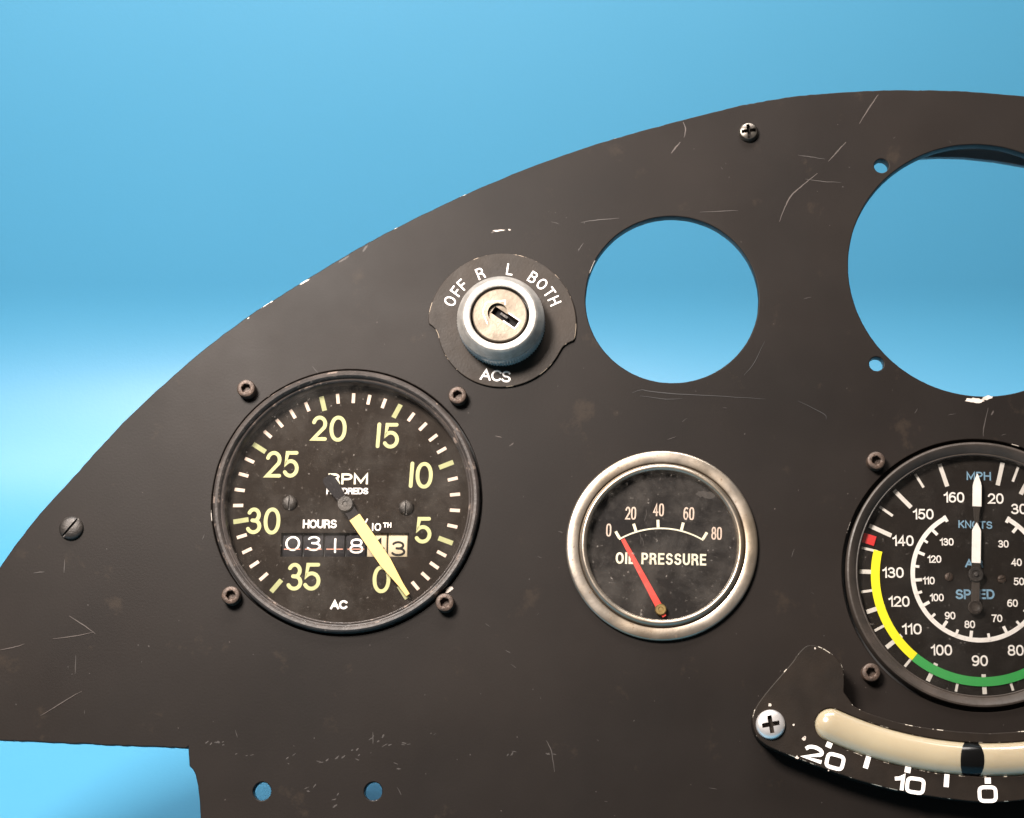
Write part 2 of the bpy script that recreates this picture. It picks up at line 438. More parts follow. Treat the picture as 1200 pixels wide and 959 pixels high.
# tiny burrs along the lower-left edge
a, b = outline[-1], outline[0]
burr = []
bl, br_ = P(-92, 864), P(218.5, 877)
for i in range(1, 60):
    t = i / 60
    burr.append((br_[0] + (bl[0] - br_[0]) * t, br_[1] + (bl[1] - br_[1]) * t + random.uniform(-.6, .5)))
outline = outline + burr

def hole(x, y, rx, w=0.0, n=96):
    c = P(x, y, w); return (c[0], c[1], rx * K(x, y, w), n)
H_TACH = hole(406.5, 587, 158.5, n=160)
H_ASI = hole(1147.6, 672.3, 161, n=160)
H_OIL = hole(775.5, 639, 98)
H_MID = hole(787.6, 350.3, 101.5, n=160)
H_BIG = hole(1148, 314.8, 154, n=200)
H_IGN = hole(588.5, 381.3, 34)
small = [hole(1033, 194.5, 8.6, n=32), hole(1027.3, 426.5, 8.6, n=32), hole(307, 927.5, 10.6, n=40), hole(437.3, 927.5, 10.6, n=40)]
small += [(2 * H_BIG[0] - small[0][0], small[0][1], small[0][2], 32), (2 * H_BIG[0] - small[1][0], small[1][1], small[1][2], 32)]
holes = [H_TACH, H_ASI, H_OIL, H_MID, H_BIG, H_IGN] + small
loops = [outline] + [[(p[0] + random.uniform(-.12, .12), p[1] + random.uniform(-.12, .12)) for p in circle_loop(*h)] for h in holes]
pm = plate_mesh('panel_sheet', loops, -TH, 0, bevel=1.1, res=2)
panel = thing('instrument_panel', P(600, 600)[0], BOTTOM, 'flat black painted metal instrument panel with a curved top edge and round cutouts', 'instrument panel')
pu, pv = P(600, 600)[0], BOTTOM
sc = MB()
def scr(px, width=1.6, mi=0, w=0.06):
    q = catmull([P(*p) for p in px], 5); n = len(q)
    q = [(a + random.uniform(-.25, .25) - pu, b + random.uniform(-.25, .25) - pv) for a, b in q]
    mid = n // 2
    stroke(sc, q[:mid + 1], width * .3, w, cap='butt', w2=width * .8, mi=mi)
    stroke(sc, q[mid:], width * .8, w, cap='butt', w2=width * .25, mi=mi)
def blob(x, y, rx, ry, rot=0, mi=0, jag=.3, w=0.08, n=18):
    c = P(x, y); pts = []
    for i in range(n):
        a = 2 * PI * i / n; r = 1 + random.uniform(-jag, jag)
        du, dv = rx * r * math.cos(a), ry * r * math.sin(a); cr, sr = math.cos(R_(rot)), math.sin(R_(rot))
        pts.append((c[0] - pu + du * cr - dv * sr, w, c[1] - pv + du * sr + dv * cr))
    sc.add(pts, [list(range(n))], mi)
scr([(1029, 111), (1019, 126), (1007, 145)], 1.9); scr([(991.3, 166.7), (981, 178), (970.7, 189.4)], 1.9)
scr([(957.7, 203.5), (941, 217), (927.3, 229.5), (920, 243), (913.3, 260)], 2.0)
scr([(800.6, 143), (803.4, 151.5), (801.7, 161.3)], 2.0); scr([(797.3, 166.7), (791, 174), (786.5, 180)], 2.4)
scr([(935, 182), (950, 184), (967, 187)], 1.2, 1); scr([(944, 210), (965, 213), (986, 214)], 1.2, 1)
scr([(681, 261), (700, 258), (725.6, 256)], 1.5, 1); scr([(677, 295), (684, 285)], 1.2, 1); scr([(820, 249), (865, 247)], 1.2, 1)
scr([(741, 460.6), (751.6, 457), (762, 459), (796, 462), (850, 465), (897, 468)], 1.3, 2); scr([(750, 464), (780, 468), (800, 467)], 1.0, 2)
scr([(935, 470), (965, 485), (968, 492)], 1.0, 2); scr([(872, 440), (884, 425), (896, 400)], 1.0, 2)
scr([(81, 722), (97, 732), (112, 743)], 1.6); scr([(62, 749), (86, 746), (110, 741)], 1.3); scr([(0, 762), (15, 759), (29, 755)], 1.4)
scr([(48, 839), (74, 823), (96, 810)], 1.4); scr([(76, 656), (75, 672)], 1.3, 1); scr([(39, 672), (52, 670)], 1.5, 1)
scr([(89, 768), (88, 790)], 1, 1); scr([(437, 858), (437, 872)], 1.2, 1); scr([(580, 511), (588, 513)], 1.2); scr([(597, 523), (602, 519)], 1.4)
scr([(1158, 478), (1153, 500), (1152, 512)], 1.6, 1); scr([(640, 868), (646, 880), (650, 905)], 1.5, 1)
blob(584, 270.5, 6.5, .9, 5, 3, .45); blob(578, 272, 2.5, .8, 30, 0); blob(597, 269.5, 1.6, .8, -10, 3)
blob(1142, 469.5, 10, 3.0, -3, 3, .25); blob(1157, 466.5, 6, 2.2, 14, 3, .3); blob(1163, 484, 3, 1, 60, 0)
blob(357, 330.6, 6, .9, 31, 3, .4); blob(318, 354, 2.4, .6, 33, 3); blob(291, 373, 1.6, .6, 36, 3)
blob(428, 291, 5, 1.2, 55, 1); blob(403, 304, 8, 1.3, 32, 1)
blob(526, 691.5, 4.5, 2.6, 30, 3, .3)
for (x, y) in ((438, 862), (447, 873), (408, 885), (250, 868), (256, 869), (472, 872), (380, 893), (420, 880), (466, 900), (285, 888), (340, 890), (392, 938), (360, 925), (645, 884), (602, 880)):
    for k in range(3):
        blob(x + random.gauss(0, 5), y + random.gauss(0, 3), random.uniform(1, 3.2), random.uniform(.35, .9), random.uniform(-30, 60), 1, .35, w=.08 + .03 * k)
for k in range(300):                                  # dust specks and short nicks over the whole face
    x, y = random.uniform(-20, 1200), random.uniform(110, 959)
    c = P(x, y)
    if any((c[0] - h[0]) ** 2 + (c[1] - h[1]) ** 2 < (h[2] + 6) ** 2 for h in holes): continue
    if y < 140 + 0.00075 * (1066 - x) ** 2 * .72 or (y > 860 and x < 245): continue
    if x < 160 and y < 700 - 1.1 * x: continue
    if k % 4 == 0:
        a = random.uniform(0, PI); l = random.uniform(3, 11)
        scr([(x, y), (x + l * math.cos(a), y + l * math.sin(a))], random.uniform(.5, 1.0), 1)
    else: blob(x, y, random.uniform(.35, 1.0), random.uniform(.3, .7), random.uniform(0, 180), random.choice([0, 1, 1]), .2, n=7)
# move the sheet into the panel's local frame and join marks to it (one mesh, several materials)
bm = bmesh.new(); bm.from_mesh(pm)
bmesh.ops.translate(bm, verts=bm.verts, vec=L3(-pu, 0, -pv))
mm = sc.mesh('marks')
for p in mm.polygons: p.material_index += 1
bm.from_mesh(mm); pm2 = bpy.data.meshes.new('panel_sheet'); bm.to_mesh(pm2); bm.free()
link('panel_sheet', pm2, [MT['paint'], MT['scratch'], MT['scratch_faint'], MT['scratch_dark'], MT['bare']], panel)
# folded stiffener riveted behind the sheet, seen through the top of the large cutout
fl_px = [(1040, 150), (1073, 185.5), (1100, 184), (1130, 184.8), (1165, 188.5), (1200, 194.5), (1250, 206), (1330, 240), (1330, 150)]
fl = [P(x, y, -40) for x, y in fl_px]
fm_ = plate_mesh('rear_stiffener', [[(u - pu, v - pv) for u, v in fl]], -48, -40, bevel=.6)
link('rear_stiffener', fm_, MT['stiff'], panel)
for x in (1060, 1300):
    lgm = MB()
    c = P(x, 155, -40); box(lgm, c[0] - pu - 9, c[0] - pu + 9, c[1] - pv - 4, c[1] - pv + 8, -40.5, -TH + .3)
    lgm.build('stiffener_spacer', MT['case'], panel)

# =================================================================== SCREWS
def hexr(i0, a_flat):
    def f(i, a, r):
        if i < i0: return r
        t = (math.degrees(a) % 60) - 30
        return a_flat * r / math.cos(R_(t))
    return f
def allen(name, x, y, label, r=10.6, rot=0.0, hh=13):
    h = hh
    c = P(x, y, h)
    prof = [(r, -2), (r, h - 2.2), (r - .7, h - .7), (r - 2, h), (5.9, h), (5.2, h - .6), (5.2, h - 7.5), (0.0, h - 7.5)]
    def rf(i, a, rr):
        if i < 5 or rr == 0: return rr
        t = (math.degrees(a) % 60) - 30
        return rr * .93 / math.cos(R_(t))
    o = lathe_obj(name, prof, MT['bronze'], None, 72, rf, smooth=30)
    place(o, c[0], c[1], 0, rot); return o
al = [(288, 455, 'brown socket head screw at the upper left of the tachometer', .2), (536, 463, 'brown socket head screw between the tachometer and the ignition switch plate', .5),
      (270, 697.5, 'brown socket head screw at the lower left of the tachometer', .9), (521, 706, 'socket head screw beside chipped paint at the lower right of the tachometer', .3),
      (1027, 539.5, 'rusty brown socket head screw at the upper left of the airspeed indicator', .7), (1021, 788, 'dark brown socket head screw between airspeed indicator and slip indicator lobe', .1)]
first = allen('socket_head_screw', al[0][0], al[0][1], '', rot=al[0][3])
GR = 'socket head screws around the large round instruments'
tag(first, al[0][2], 'screw', GR)
for (x, y, lab, rot) in al[1:]:
    c = P(x, y, 13); o = first.copy(); COL.objects.link(o); place(o, c[0], c[1], 0, rot)
    tag(o, lab, 'screw', GR)

def slotted(name, x, y, r, h, mat, ang, slotw, parent=None, ou=0, ov=0, base=0.0, depth=None):
    c = P(x, y, base + h)
    prof = [(r, base - 1), (r, base + h * .35), (r * .93, base + h * .62), (r * .75, base + h * .85), (r * .45, base + h * .97), (0, base + h)]
    o = lathe_obj(name, prof, mat, parent, 64, None, smooth=40)
    if parent: o.location = L3(c[0] - ou, 0, c[1] - ov)
    else: place(o, c[0], c[1])
    mb = MB(); box(mb, -r * 1.2, r * 1.2, -slotw / 2, slotw / 2, base + h - (depth or h * .55), base + h + 5, R_(ang))
    bpy.context.view_layer.update()
    carve(o, [mb]); return o
def phillips(name, x, y, r, h, mat, ang, arm, parent=None, ou=0, ov=0, base=0.0, reach=.62):
    c = P(x, y, base + h)
    prof = [(r, base - 8), (r, base + h * .25), (r * .96, base + h * .5), (r * .82, base + h * .78), (r * .5, base + h * .95), (0, base + h)]
    o = lathe_obj(name, prof, mat, parent, 72, None, smooth=50)
    if parent: o.location = L3(c[0] - ou, 0, c[1] - ov)
    else: place(o, c[0], c[1])
    cut = []
    for k in range(2):
        mb = MB(); box(mb, -r * reach, r * reach, -arm / 2, arm / 2, base + h * .25 - 5 - (.05 if k else 0), base + h + 5, R_(ang + 90 * k)); cut.append(mb)
    bpy.context.view_layer.update()
    carve(o, cut); return o
o = slotted('slotted_screw', 82, 618, 13.8, 7, MT['darkscrew'], 52, 2.6)
tag(o, 'dark slotted screw alone near the left edge of the panel', 'screw')
o = phillips('cross_head_screw', 877.5, 153, 12, 9, MT['screwgrey'], 8, 4.2, reach=.72)
tag(o, 'small shiny cross head screw near the top edge of the panel', 'screw')

# =================================================================== TACHOMETER
tu, tv = H_TACH[0], H_TACH[1]
tach = thing('tachometer', tu, tv, 'round black tachometer with yellow green numerals, yellow pointer and hour counter', 'gauge')
k = K(406, 587); r0 = H_TACH[2]
prof = [(r0 - 2.5, -16), (r0 - 2.5, 5), (r0 - 3.6, 8.0), (r0 - 5.8, 9.6), (r0 - 8.6, 9.2), (r0 - 10.2, 7.4), (r0 - 11.2, 3.6), (r0 - 12.4, 3.2), (r0 - 13.6, 4.2),
        (r0 - 14.8, 3.2), (r0 - 15.6, 0), (r0 - 15.8, -14.5), (r0 - 10, -15.2)]
lathe_obj('bezel', prof, MT['black_ring'], tach, 160, closed=True, smooth=40)
DW = -16.0
def loc(x, y, w, ou, ov):
    c = P(x, y, w); return (c[0] - ou, c[1] - ov)
def Lt(x, y, w=DW + .3): return loc(x, y, w, tu, tv)
wl, wt = Lt(329.5, 624.5, DW); wr, wb = Lt(478.5, 652.5, DW)
dm = plate_mesh('dial', [circle_loop(0, 0, r0 - 10, 128), [(wl, wt), (wr, wt), (wr, wb), (wl, wb)]], DW - 1.5, DW)
link('dial', dm, MT['dial_tach'], tach)
dial = tach.children[-1]
cu_, cv_ = Lt(406.3, 590.5)
lathe_obj('mounting_flange', [(r0 - 20, -TH - .5), (r0 + 12, -TH - .5), (r0 + 12, -23), (r0 - 20, -23)], MT['case'], tach, 96, closed=True)
lathe_obj('case', [(r0 - 8, -23.5), (r0 - 8, -200), (r0 - 14, -205), (0, -205)], MT['case'], tach, 96)
# ticks
maj = {0: -56.6, 5: -20.5, 10: 21.9, 15: 63.3, 20: 104.9, 25: 147.6, 30: 189.3, 35: 230.9}
tm = MB(); tmi = MB()
for i in range(0, 36):
    a0 = maj[i // 5 * 5]; a = a0 if i % 5 == 0 else a0 + (maj[i // 5 * 5 + 5] - a0) * (i % 5) / 5
    ca, sa = math.cos(R_(a)), math.sin(R_(a))
    if i % 5 == 0: stroke(tm, [(cu_ + 116.5 * k * ca, cv_ + 116.5 * k * sa), (cu_ + 134.5 * k * ca, cv_ + 134.5 * k * sa)], 5.6, DW + .14, cap='butt')
    else: stroke(tmi, [(cu_ + 122 * k * ca, cv_ + 122 * k * sa), (cu_ + 134.0 * k * ca, cv_ + 134.0 * k * sa)], 3.9, DW + .14, cap='butt')
tm.build('major_tick_marks', MT['lume_dull'], dial); tmi.build('minor_tick_marks', MT['tickpink'], dial)
nm = MB()
def tnum(ch, x0, x1, y0, y1, rot=0):
    c = Lt((x0 + x1) / 2, (y0 + y1) / 2)
    text(nm, ch, c[0], c[1], (x1 - x0) * k, (y1 - y0) * k * 1.02, 4.4, DW + .14, rot=rot, cap='round', stick=True, e=2.15)
tnum('2', 365, 383.5, 487, 517); tnum('0', 386, 406.3, 487, 518)
tnum('2', 311, 330, 528.5, 560); tnum('5', 331.5, 350.5, 528.5, 560)
tnum('1', 441, 446, 495, 525.5, -3); tnum('5', 448.6, 468, 495.5, 526)
tnum('1', 479.5, 485, 541, 572, -3); tnum('0', 487, 507.2, 541.5, 572.8)
tnum('5', 481 + 5, 506, 606, 637); tnum('0', 436.7, 457.5, 663, 695)
tnum('3', 288.5, 306.5, 595, 626); tnum('0', 309, 328.6, 595, 626.5)
tnum('3', 336, 354.5, 660, 692); tnum('5', 355.5, 376, 660, 692)
nm.build('numerals', MT['lume'], dial)
lt = MB(); lw = MB()
c = Lt(408, 561.3); text(lt, 'RPM', c[0], c[1], 46.5, 13, 2.5, DW + .14, gap=.22)
lt.build('rpm_lettering', MT['cream'], dial)
c = Lt(407, 575.6); text(lw, 'HUNDREDS', c[0], c[1], 49, 7.6, 1.55, DW + .14, gap=.22)
c = Lt(374.8, 614.2); text(lw, 'HOURS', c[0], c[1], 39.5, 10.2, 1.9, DW + .14, gap=.24)
c = Lt(441.3, 617.8); text(lw, '10', c[0], c[1], 10.5, 9, 1.5, DW + .14, stick=True, gap=.3)
c = Lt(453.8, 615.5); text(lw, 'TH', c[0], c[1], 9.6, 6, 1.3, DW + .14, gap=.3)
c = Lt(427.5, 614.5); text(lw, '/', c[0], c[1], 7, 13, 1.7, DW + .3)
c = Lt(419, 612); text(lw, '1', c[0], c[1], 3, 9, 1.5, DW + .14, stick=True)
c = Lt(397, 708.8); mk = MB(); text(mk, 'AC', c[0], c[1], 19.8, 10.4, 2.4, DW + .14, gap=.2); mk.build('maker_lettering', MT['white'], dial)
lw.build('lettering', MT['white'], dial)
# hour counter: six drums on a horizontal axis behind the window
xs = [(331, 354), (355.6, 379), (380.5, 404), (405.5, 429), (430.3, 453), (455, 477.5)]
RD = 34.0; wc = DW - 3 - RD; cvd = Lt(400, 638.5, DW - 3)[1]
for i, ((xa, xb), ch) in enumerate(zip(xs, '031843')):
    ua, ub = Lt(xa, 638, DW - 3)[0], Lt(xb, 638, DW - 3)[0]
    mb = MB(); seg = 64
    pf = [(0, ua), (RD - .8, ua), (RD, ua + .8), (RD, ub - .8), (RD - .8, ub), (0, ub)]
    vs = []; fs = []
    for (r, u) in pf:
        for q in range(seg):
            a = 2 * PI * q / seg; vs.append((u, wc + r * math.cos(a), cvd + r * math.sin(a)))
    for j in range(len(pf) - 1):
        for q in range(seg): q2 = (q + 1) % seg; fs.append([j * seg + q, j * seg + q2, (j + 1) * seg + q2, (j + 1) * seg + q])
    mb.add(vs, fs)
    whl = mb.build('counter_wheel', MT['wheel_white'] if i > 3 else MT['wheel_black'], tach, smooth=35, recalc=True)
    dg_ = MB()
    def fmap(a, b, _m=dg_): 
        rr = RD + .25 + (_m.k % 10) * .03
        return (a, wc + rr * math.cos((b - cvd) / RD), cvd + rr * math.sin((b - cvd) / RD))
    off = {0: 1.5, 1: 1.5, 2: -1, 3: -1.5, 4: -1, 5: -4.5}[i]
    Wd = {'0': 17, '3': 16.5, '1': 3, '8': 16, '4': 17}[ch]
    text(dg_, ch, (ua + ub) / 2 + .5, cvd + off, Wd, 17.5, 2.3 if i < 4 else 2.6, 0, e=2.0, stick=True, fmap=fmap, cap='round')
    if i < 4: stroke(dg_, [((ua + 2), cvd - 5.2), ((ub - 2), cvd - 5.2)], 1.1, 0, cap='butt', fmap=fmap, mi=1)
    dg_.build('digit', [MT['white'] if i < 4 else MT['void'], MT['pinkline']], whl)
wall = MB()
box(wall, wl - 3, wr + 3, wt + .3, wt + 3, DW - 40, DW - 1.6); box(wall, wl - 3, wr + 3, wb - 3, wb - .3, DW - 40, DW - 1.6)
box(wall, wl - 3, wl - .4, wb - .3, wt + .3, DW - 40, DW - 1.6); box(wall, wr + .4, wr + 3, wb - .3, wt + .3, DW - 40, DW - 1.6)
wall.build('counter_frame', MT['void'], tach)
for (x, y, a) in ((338.7, 588.6, 88), (475.6, 594.2, 90)):
    slotted('face_screw', x, y, 8.9, 4.5, MT['darkscrew'], a, 1.8, tach, tu, tv, base=DW, depth=3)
# pointer
pz = DW + 10
hu, hv = Lt(404.8, 590.7, pz)
pmb = MB()
def poly_plate(loop, w0, w1, name, mat, parent, bevel=.25):
    me = plate_mesh(name, [loop], w0, w1, bevel=bevel, res=1); return link(name, me, mat, parent)
def bar_loop(ou, ov, ang, prof):
    """prof: (distance, half width) along a direction"""
    ca, sa = math.cos(R_(ang)), math.sin(R_(ang)); l1 = []; l2 = []
    for d, h in prof:
        l1.append((ou + d * ca - h * sa, ov + d * sa + h * ca)); l2.append((ou + d * ca + h * sa, ov + d * sa - h * ca))
    return l1 + l2[::-1]
tipu, tipv = Lt(477.5, 696.5, pz)
pa = math.degrees(math.atan2(tipv - hv, tipu - hu)); pl_ = math.hypot(tipv - hv, tipu - hu)
ptr = poly_plate(bar_loop(hu, hv, pa, [(-40, 5), (-36, 7.5), (-26, 7.5), (-8, 5.5), (0, 6.3), (19, 6.8)]), pz - 1.2, pz, 'pointer', MT['tail'], tach)
poly_plate(bar_loop(hu, hv, pa, [(19.1, 6.9), (83, 7.0), (116, 3.0), (pl_ + 1, 2.4)]), pz - 1.0, pz + .3, 'pointer_blade', MT['pointer_yellow'], ptr)
lathe_obj('pointer_hub', [(9.3, pz - 9.5), (9.3, pz + 2.6), (8.4, pz + 3.6), (3, pz + 3.6), (2.4, pz + 2.8), (0, pz + 2.8)], MT['darkscrew'], ptr, 48, cu=hu, cv=hv)
lathe_obj('glass', [(r0 - 15.3, -0.8), (r0 - 15.3, .4), (0, .4)], MT['glass'], tach, 96)

# =================================================================== IGNITION SWITCH
iu, iv, _r, _n = hole(588.5, 381.3, 30)
k = K(588, 381)
ign = thing('ignition_switch', iu, iv, 'silver keyed ignition switch with a dark dial plate marked OFF R L BOTH', 'switch')
rt = -7.0; R1, R2 = 87.0 * k, 75.5 * k; lp = []
for a in range(-4, 185, 3): lp.append((R1 * math.cos(R_(a + rt)), R1 * math.sin(R_(a + rt))))
for a, r in ((186.5, R1 - 1.5), (187.5, R1 - 4), (189.5, R1 - 7), (192, R1 - 9.5), (194.5, R2 + .6)): lp.append((r * math.cos(R_(a + rt)), r * math.sin(R_(a + rt))))
for a in range(197, 344, 3): lp.append((R2 * math.cos(R_(a + rt)), R2 * math.sin(R_(a + rt))))
for a, r in ((345.5, R2 + .6), (348, R1 - 9.5), (350.5, R1 - 7), (352.5, R1 - 4), (353.5, R1 - 1.5)): lp.append((r * math.cos(R_(a + rt)), r * math.sin(R_(a + rt))))
link('dial_plate', plate_mesh('dial_plate', [lp, circle_loop(0, 0, 36 * k, 64)], 0.4, 3.4, bevel=.9, res=1), MT['dial_plate'], ign)
dp = ign.children[-1]
im = MB()
def rad_text(ch, ang, rr, H, sw):
    g = glyph(ch); c, s_ = math.cos(R_(ang)), math.sin(R_(ang))
    text(im, ch, rr * c, rr * s_, (g[0] * (H - sw) + sw) * .98, H, sw, 3.7, rot=ang - 90)
for ch, a in (('O', 155.2), ('F', 143.4), ('F', 134.2), ('R', 113), ('L', 83), ('B', 58.2), ('O', 46.6), ('T', 35.2), ('H', 25.0)):
    rad_text(ch, a, 67.5 * k, 14.0, 1.75)
c = loc(580.8, 440.3, 3.5, iu, iv); mk = MB(); text(mk, 'ACS', c[0], c[1], 36, 13.6, 2.1, 3.6, rot=-6, gap=.16); mk.build('maker_lettering', MT['white'], dp)
im.build('lettering', MT['white'], dp)
NK = 184
def kn(i, a, r):
    if i in (1, 2): return r + (1.0 if int(round(a / (2 * PI) * NK)) % 2 else -1.1)
    return r
lathe_obj('knurled_ring', [(49.8 * k, 3.3), (49.8 * k, 4.2), (49.8 * k, 28.6), (48.5 * k, 29.8), (30 * k, 29.8), (30 * k, 3.3)], MT['alu_knurl'], ign, NK, rf=kn, smooth=50)
lathe_obj('collar', [(47.5 * k, 29.4), (50.2 * k, 30.2), (50.2 * k, 31.5), (49.4 * k, 33), (44.5 * k, 41), (43.2 * k, 43.3), (41.5 * k, 44.6), (36 * k, 45.2), (34.4 * k, 44.6), (33.7 * k, 42.5), (33.7 * k, 30), (40 * k, 29.4)], MT['alu'], ign, 128, smooth=28, closed=True)
lathe_obj('collar_throat', [(33.6 * k, 30), (33.6 * k, 20), (0, 20)], MT['void'], ign, 64)
plug = lathe_obj('key_plug', [(31.3 * k, 24), (31.3 * k, 43.2), (30.2 * k, 44.2), (0, 44.2)], MT['plug'], ign, 96)
WP = 44.2
def Li(x, y, w=WP): return loc(x, y, w, iu, iv)
c1 = Li(583, 366.5)
mb0 = lathe([(11.5, WP - 5), (11.5, WP + 4)], 40, cu=c1[0], cv=c1[1])
a_, b_ = Li(577.5, 361.5), Li(606, 380.5)
ang = math.atan2(b_[1] - a_[1], b_[0] - a_[0]); ln = math.hypot(b_[0] - a_[0], b_[1] - a_[1])
mb1 = MB(); cc = ((a_[0] + b_[0]) / 2, (a_[1] + b_[1]) / 2); box(mb1, cc[0] - ln / 2, cc[0] + ln / 2, cc[1] - 4.8, cc[1] + 4.8, WP - 16, WP + 3, ang)
bpy.context.view_layer.update()
carve(plug, [mb0, mb1])
# raised lips of the key way and the stamped angle marks
lip = MB()
def lpt(d, h): return (cc[0] + d * math.cos(ang) - h * math.sin(ang), cc[1] + d * math.sin(ang) + h * math.cos(ang))
stroke(lip, [lpt(2, 5.6), lpt(ln / 2 + .6, 5.6), lpt(ln / 2 + .6, -5.6), lpt(2, -5.6)], 1.3, WP + .25, cap='round')
stroke(lip, [Li(570.5, 354), Li(592, 352.3)], 1.0, WP + .1); stroke(lip, [Li(592, 352.3), Li(592, 357)], 1.0, WP + .1)
stroke(lip, [Li(569.5, 355), Li(565.5, 366), Li(571, 379)], 1.0, WP + .1)
lip.build('stamped_marks', MT['silver'], plug)
blk = MB(); d0 = cc; box(blk, d0[0] - ln / 2 + .4, d0[0] + ln / 2 - .4, d0[1] - 4.6, d0[1] + 4.6, WP - 15.6, WP - 13, ang)
blk.build('keyway_floor', MT['void'], plug)
wrd = MB(); q = lpt(-3, 1.6); box(wrd, q[0] - 5, q[0] + 5, q[1] - 1.4, q[1] + 1.4, WP - 12, WP - 7, ang); wrd.build('keyway_ward', MT['darkscrew'], plug)
lathe_obj('switch_body', [(32 * k, 0.3), (32 * k, -120), (0, -120)], MT['case'], ign, 48)

# =================================================================== OIL PRESSURE GAUGE
ou, ov, _r, _n = hole(775.6, 639.3, 100)
k = K(775, 639)
oil = thing('oil_pressure_gauge', ou, ov, 'chrome rimmed oil pressure gauge with a red pointer resting at zero', 'gauge')
prof = [(111.5, 0.2), (112.4, 2), (112.3, 4.6), (111.3, 6.0), (109.6, 6.5), (99.4, 7.6), (98.0, 6.9), (97.2, 3.6), (96.4, 6.6), (95.3, 9.3), (93.3, 11.2), (91.2, 11.4), (89.5, 10.4), (88.4, 8.9), (87.8, 6), (87.5, -8), (90, -9), (100, .2)]
lathe_obj('bezel', [(r * k, w) for r, w in prof], MT['chrome'], oil, 160, closed=True, smooth=40)
OW = -4.0
def Lo(x, y, w=OW + .3): return loc(x, y, w, ou, ov)
lathe_obj('dial', [(89 * k, OW - 1), (89 * k, OW), (0, OW)], MT['dial_oil'], oil, 96)
od = oil.children[-1]
lathe_obj('case', [(92 * k, -9.2), (92 * k, -110), (0, -110)], MT['case'], oil, 64)
PV = Lo(774.3, 714.6, OW + 5)
pv0 = Lo(774.3, 715.2)
om = MB()
stroke(om, [(pv0[0] + 95.0 * math.cos(R_(a)), pv0[1] + 95.0 * math.sin(R_(a))) for a in [120.3 - (120.3 - 58.6) * i / 30 for i in range(31)]], 1.7, OW + .14, cap='butt')
for a in (119.6, 107.2, 91.6, 75.4, 59.2):
    ca, sa = math.cos(R_(a)), math.sin(R_(a)); stroke(om, [(pv0[0] + (96 if a in (119.6, 59.2) else 96) * ca, pv0[1] + 96 * sa), (pv0[0] + 105 * ca, pv0[1] + 105 * sa)], 3.3, OW + .35, cap='butt')
om.build('scale_marks', MT['cream'], od)
on = MB()
def Oz(zx, zy): return (650 + zx / 3.836, 510 + zy / 3.836)
for s_, zx, zy, W in (('0', 243, 427, 6), ('20', 342, 351, 12.6), ('40', 467, 336, 12.6), ('60', 603, 353, 12.6), ('80', 728, 442, 12.2)):
    c = Lo(*Oz(zx, zy)); text(on, s_, c[0], c[1], W, 15, 1.7, OW + .14, rot=-1.5, gap=.34, e=3)
on.build('numerals', MT['tickpink'], od)
ot = MB(); c = Lo(774.6, 655.1); text(ot, 'OIL PRESSURE', c[0], c[1], 104.5, 13.4, 2.35, OW + .14, rot=-1.2, gap=.42, e=3)
ot.build('lettering', MT['cream'], od)
# brown stain, painted partly as a hint of glass reflection, and dial scuffs
stn = MB()
for (zx, zy, l, a) in ((408, 360, 12, 80), (385, 465, 12, 95), (395, 480, 9, 100), (590, 385, 8, 60)):
    c = Lo(*Oz(zx, zy)); ca, sa = math.cos(R_(a)), math.sin(R_(a)); stroke(stn, [(c[0] - l / 2 * ca, c[1] - l / 2 * sa), (c[0] + 1, c[1]), (c[0] + l / 2 * ca, c[1] + l / 2 * sa)], .9, OW + .3)
for q in range(5):
    c = Lo(*Oz(672 + random.uniform(-40, 35), 275 + random.uniform(-25, 25)))
    pts = [(c[0] + random.uniform(5, 8) * math.cos(2 * PI * i / 14), OW + .12 + q * .05, c[1] + random.uniform(2.5, 4.5) * math.sin(2 * PI * i / 14)) for i in range(14)]
    stn.add(pts, [list(range(14))])
stn.build('scuffs', MT['scratch_faint'], od)
tip = Lo(729.8, 632, OW + 5)
pa = math.degrees(math.atan2(tip[1] - PV[1], tip[0] - PV[0])); pl_ = math.hypot(tip[1] - PV[1], tip[0] - PV[0])
ptr = poly_plate(bar_loop(PV[0], PV[1], pa, [(-9, 2.2), (0, 3.9), (6, 4.0), (pl_, 2.3)]), OW + 4.2, OW + 5.2, 'pointer', MT['needle_red'], oil)
lathe_obj('pointer_pivot', [(6.6, OW), (6.6, OW + 7), (5.6, OW + 8.2), (3, OW + 8.2), (2.4, OW + 7.5), (0, OW + 7.5)], MT['brass'], ptr, 40, cu=PV[0], cv=PV[1])
gls = lathe_obj('glass', [(88.2 * k, 7.2), (88.2 * k, 8.4), (0, 8.4)], MT['glass_oil'], oil, 96)

# =================================================================== AIRSPEED INDICATOR
au, av = H_ASI[0], H_ASI[1]; k = K(1147, 672); r0 = H_ASI[2]
asi = thing('airspeed_indicator', au, av, 'black airspeed indicator marked MPH and KNOTS with yellow and green range arcs', 'gauge')
prof = [(r0 - 4.5, -16), (r0 - 4.5, 4.5), (r0 - 5.4, 6.2), (r0 - 7.2, 6.8), (r0 - 9, 6.2), (r0 - 16.5, -2.5), (r0 - 17.6, -2.2), (r0 - 18.6, -3.2), (r0 - 18.8, -13.5), (r0 - 11, -15.5)]
lathe_obj('bezel', prof, MT['black_ring_clean'], asi, 160, closed=True, smooth=32)
lathe_obj('mounting_flange', [(r0 - 20, -TH - .5), (r0 + 12, -TH - .5), (r0 + 12, -25), (r0 - 20, -25)], MT['case'], asi, 96, closed=True)
lathe_obj('case', [(r0 - 7, -25.5), (r0 - 7, -260), (0, -260)], MT['case'], asi, 96)
AW = -14.0
def La(x, y, w=AW + .3): return loc(x, y, w, au, av)
lathe_obj('dial', [(r0 - 12, AW - 1.5), (r0 - 12, AW), (0, AW)], MT['dial_asi'], asi, 128)
ad = asi.children[-1]
